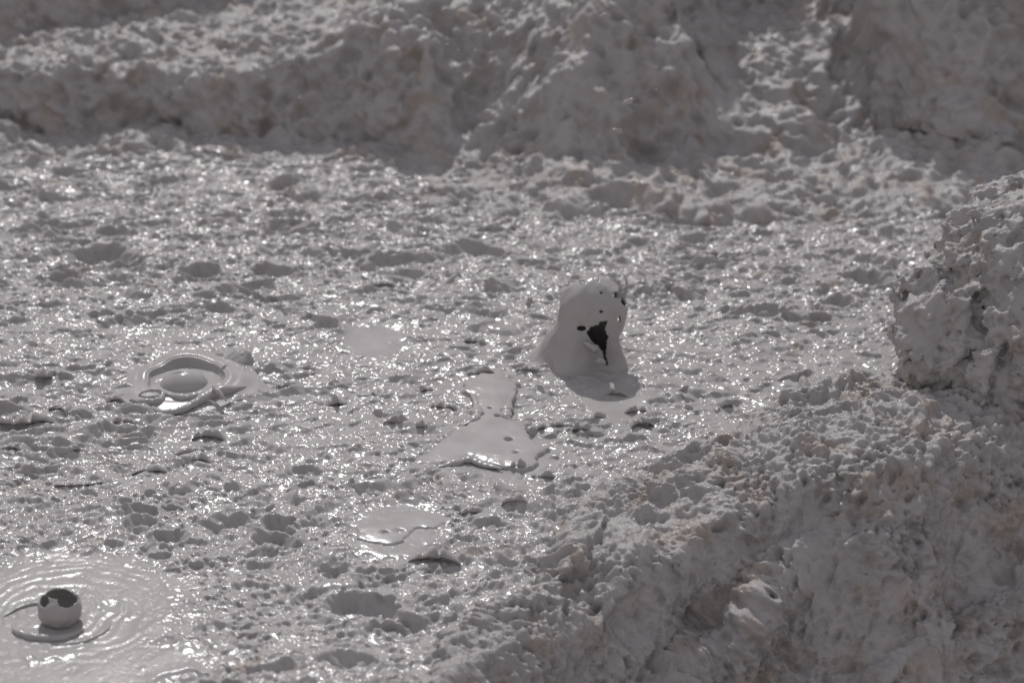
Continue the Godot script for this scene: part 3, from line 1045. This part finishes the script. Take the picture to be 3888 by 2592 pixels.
# ---------------------------------------------------------------- the crusted boulder at the right
func build_boulder() -> void:
	var root_at := Vector3(2.40, 0.46, 1.07)
	var big := noise(401, 1.6, 3)
	var mid := noise(402, 7.0, 4)
	var cells := noise(403, 36.0, 3, FastNoiseLite.TYPE_CELLULAR, 0.6)
	cells.cellular_return_type = FastNoiseLite.RETURN_DISTANCE
	var deep := noise(404, 11.0, 2)
	var sdf := func(p: Vector3) -> float:
		var d := ball(p, Vector3(0.10, 0.09, 0.0), Vector3(0.82, 0.64, 0.72))
		d = smin(d, ball(p, Vector3(-0.42, -0.02, 0.12), Vector3(0.46, 0.31, 0.5)), 0.3)
		d = smin(d, ball(p, Vector3(0.1, -0.35, 0.62), Vector3(0.55, 0.4, 0.4)), 0.2)
		if absf(d) > 0.2:
			return d
		d -= big.get_noise_3dv(p) * 0.11 + mid.get_noise_3dv(p) * 0.07
		var e := cells.get_noise_3dv(p + Vector3.ONE * mid.get_noise_3dv(p) * 0.03) + 1.0
		d += 0.03 * (e * e - 0.3)
		var g := deep.get_noise_3dv(p)
		if g > 0.42:
			d += (g - 0.42) * 0.12
		return d
	var o := put("mud_boulder", nets(sdf, Vector3(-1.05, -0.8, -0.75), Vector3(0.75, 0.8, 1.15), 0.0075, TONE, 0.3, root_at), mud_bank_mat)
	o.position = root_at
	tag(o, "big crusted mud boulder with pitted sides, sitting on the rim", "mud boulder")

# ---------------------------------------------------------------- drops thrown into the air
func build_drops() -> void:
	var list := [
		[2388, 872, 0.017, 1.3, 0.35, "pale flying drop of mud with a dark dimple, above the tall bubble"],
		[2312, 962, 0.016, 1.6, -0.6, "tan wedge-shaped drop of mud flying just above the tall bubble"],
		[2365, 905, 0.010, 1.8, 0.5, "thin tail of mud trailing the pale flying drop"],
		[2009, 1147, 0.022, 1.45, 1.3, "egg-shaped drop of mud flying left of the tall bubble"],
		[2293, 62, 0.020, 1.6, 0.2, "highest flying flake of mud, bright against the shaded bank"],
		[2385, 385, 0.018, 1.9, 0.5, "tan sliver of mud flying in front of the shaded bank"],
		[2344, 498, 0.020, 1.7, -0.1, "broad tan flake of mud flying below the tan sliver"],
		[2492, 254, 0.008, 1.2, 0.3, ""], [2493, 341, 0.007, 1.2, 0.9, ""], [1697, 168, 0.009, 1.3, 0.2, ""], [1738, 190, 0.006, 1.2, 0.2, ""], [1137, 368, 0.010, 1.4, 0.9, ""], [2820, 258, 0.007, 1.6, 0.0, ""],
	]
	var sd := 500
	for q in list:
		# they left the tall bubble: their distance is the bubble's
		var k := tan(deg_to_rad(FOV * 0.5)) / 1296.0
		var d := Vector3((q[0] - 1944.0) * k, (1296.0 - q[1]) * k, -1.0).rotated(Vector3.RIGHT, deg_to_rad(-PITCH))
		var at := CAM + d * ((0.2 - CAM.z) / d.z)
		var wn := noise(sd, 30.0, 3)
		var r: float = q[2] * 0.7
		var long: float = q[3]
		var dimple := sd == 500
		var m := grid_mesh(22, 14, func(u: float, v: float) -> Vector3:
			var a := u * TAU
			var t := v * PI
			var n := Vector3(cos(t) * -1.0, sin(t) * cos(a), sin(t) * sin(a))
			var s := r * (1.0 + wn.get_noise_3dv(n * 0.03) * 0.5)
			if dimple:
				s *= 1.0 - 0.55 * exp(-n.distance_squared_to(Vector3(0.35, 0.35, 0.87)) * 9.0)
			return Vector3(n.x * long, n.y * 0.8, n.z * 0.8) * s, true, 0.2, at)
		var o := put("mud_drop", m, mud_film)
		o.position = at
		o.rotation = Vector3(0, 0, q[4])
		tag(o, q[5] if q[5] != "" else "tiny speck of mud flying in front of the shaded bank", "mud drop", "drops of mud thrown into the air")
		sd += 3

# ---------------------------------------------------------------- land around, out to the horizon
func build_land() -> void:
	var ln := noise(601, 0.12, 4)
	var m := grid_mesh(140, 140, func(u: float, v: float) -> Vector3:
		var q := Vector2(u * 2.0 - 1.0, v * 2.0 - 1.0)
		q = q * (0.06 + 0.94 * maxf(absf(q.x), absf(q.y)) ** 2.0) * 150.0
		var y := -0.9 + ln.get_noise_2dv(q) * 0.5
		y += 1.3 * ss(-5.0, -9.0, q.y) + 0.9 * ss(4.2, 7.0, absf(q.x)) * ss(4.0, 2.0, q.y)
		y -= 0.7 * ss(2.0, 4.0, q.y) * ss(9.0, 5.0, absf(q.x))
		return Vector3(q.x, y, q.y), false, 0.1)
	structure("ground", m, mud_bank_mat, "pale dried mud flats around the pool")

# ---------------------------------------------------------------- materials
func bump_image(size: int, sd: int) -> Image:
	var a := noise(sd, 1.0, 5, FastNoiseLite.TYPE_SIMPLEX_SMOOTH, 0.6)
	var tile := 14.0
	var work := func(j0: int, j1: int) -> PackedFloat32Array:
		var out := PackedFloat32Array()
		out.resize((j1 - j0) * size)
		for j in range(j0, j1):
			var v := float(j) / size
			for i in size:
				var u := float(i) / size
				var x := u * tile
				var y := v * tile
				var n := (a.get_noise_2d(x, y) * u + a.get_noise_2d(x + tile, y) * (1.0 - u)) * v + (a.get_noise_2d(x, y + tile) * u + a.get_noise_2d(x + tile, y + tile) * (1.0 - u)) * (1.0 - v)
				n /= sqrt((u * u + (1.0 - u) * (1.0 - u)) * (v * v + (1.0 - v) * (1.0 - v)))
				out[(j - j0) * size + i] = 0.5 + 0.5 * n
		return out
	var f := joined1(bands(size, work))
	return Image.create_from_data(size, size, false, Image.FORMAT_RF, f.to_byte_array())

func mud_material(rough: float, bump: float, tex: Texture2D, scale: float, spec: float) -> StandardMaterial3D:
	var m := StandardMaterial3D.new()
	m.vertex_color_use_as_albedo = true
	m.roughness = rough
	m.metallic_specular = spec
	if bump > 0.0:
		m.heightmap_enabled = true
		m.heightmap_texture = tex
		m.heightmap_scale = bump
		m.uv1_triplanar = true
		m.uv1_world_triplanar = true
		m.uv1_scale = Vector3.ONE * scale
	return m

func _ready() -> void:
	t_start = Time.get_ticks_msec()
	# camera
	var cam := Camera3D.new()
	cam.name = "camera"
	cam.position = CAM
	cam.rotation_degrees = Vector3(-PITCH, 0, 0)
	cam.fov = FOV
	cam.near = 0.1
	cam.far = 400.0
	var attr := CameraAttributesPhysical.new()
	attr.frustum_focal_length = 85.4
	attr.frustum_focus_distance = 9.4
	attr.exposure_aperture = 1.6
	cam.attributes = attr
	add_child(cam)
	cam.fov = FOV
	cam.current = true
	# sky
	var env := Environment.new()
	env.background_mode = Environment.BG_SKY
	var sky := Sky.new()
	var sm := ProceduralSkyMaterial.new()
	sm.sky_top_color = Color(0.57, 0.572, 0.605)
	sm.sky_horizon_color = Color(0.78, 0.745, 0.71)
	sm.ground_bottom_color = Color(0.35, 0.33, 0.31)
	sm.ground_horizon_color = Color(0.5, 0.49, 0.47)
	sky.sky_material = sm
	env.sky = sky
	env.tonemap_mode = Environment.TONE_MAPPER_LINEAR
	env.tonemap_exposure = 1.24
	env.ssao_enabled = true
	env.ssil_enabled = true
	env.sdfgi_enabled = true
	var we := WorldEnvironment.new()
	we.environment = env
	add_child(we)
	# sun: high behind the pool, a little to the left
	var sun := DirectionalLight3D.new()
	sun.name = "sun"
	sun.light_energy = 0.62
	sun.light_color = Color(1.0, 0.99, 0.98)
	sun.light_angular_distance = 0.5
	sun.shadow_enabled = true
	var az := deg_to_rad(9.0)
	var el := deg_to_rad(40.0)
	var way := Vector3(sin(az) * cos(el), -sin(el), cos(az) * cos(el))
	sun.basis = Basis.looking_at(way, Vector3.UP)
	add_child(sun)
	# materials
	tint_noise = noise(91, 6.0, 4)
	stain_noise = noise(93, 3.5, 4, FastNoiseLite.TYPE_SIMPLEX_SMOOTH, 0.6)
	var bump_tex := ImageTexture.create_from_image(bump_image(768, 101))
	mud = mud_material(0.17, 0.035, bump_tex, 6.5, 0.19)
	mud_bank_mat = mud_material(0.27, 0.6, bump_tex, 5.0, 0.26)
	mud_film = mud_material(0.2, 0.03, bump_tex, 6.0, 0.2)
	bank_bend = noise(17, 0.9, 3)
	say("materials")
	# smooth places in the pool
	for q in [[235, 2330, 0.42, 0.50], [130, 2520, 0.6, 0.25], [1500, 2010, 0.17, 0.25], [690, 1440, 0.2, 0.2], [1910, 1720, 0.2, 0.25], [1860, 1480, 0.12, 0.2], [1420, 1290, 0.14, 0.2], [2330, 1520, 0.12, 0.22]]:
		var c := px(q[0], q[1])
		soft_spots.append([c.x, c.z, q[2], q[3]])
	build_pool()
	say("pool")
	build_far_bank()
	say("far bank")
	build_near_rim()
	say("near rim")
	build_land()
	build_boulder()
	say("boulder")
	build_tall_bubble()
	say("tall bubble")
	build_small_bubble()
	build_crater()
	build_fan()
	build_puddle()
	say("crater, fan, puddle")
	build_folds()
	build_drops()
	say("folds, drops")
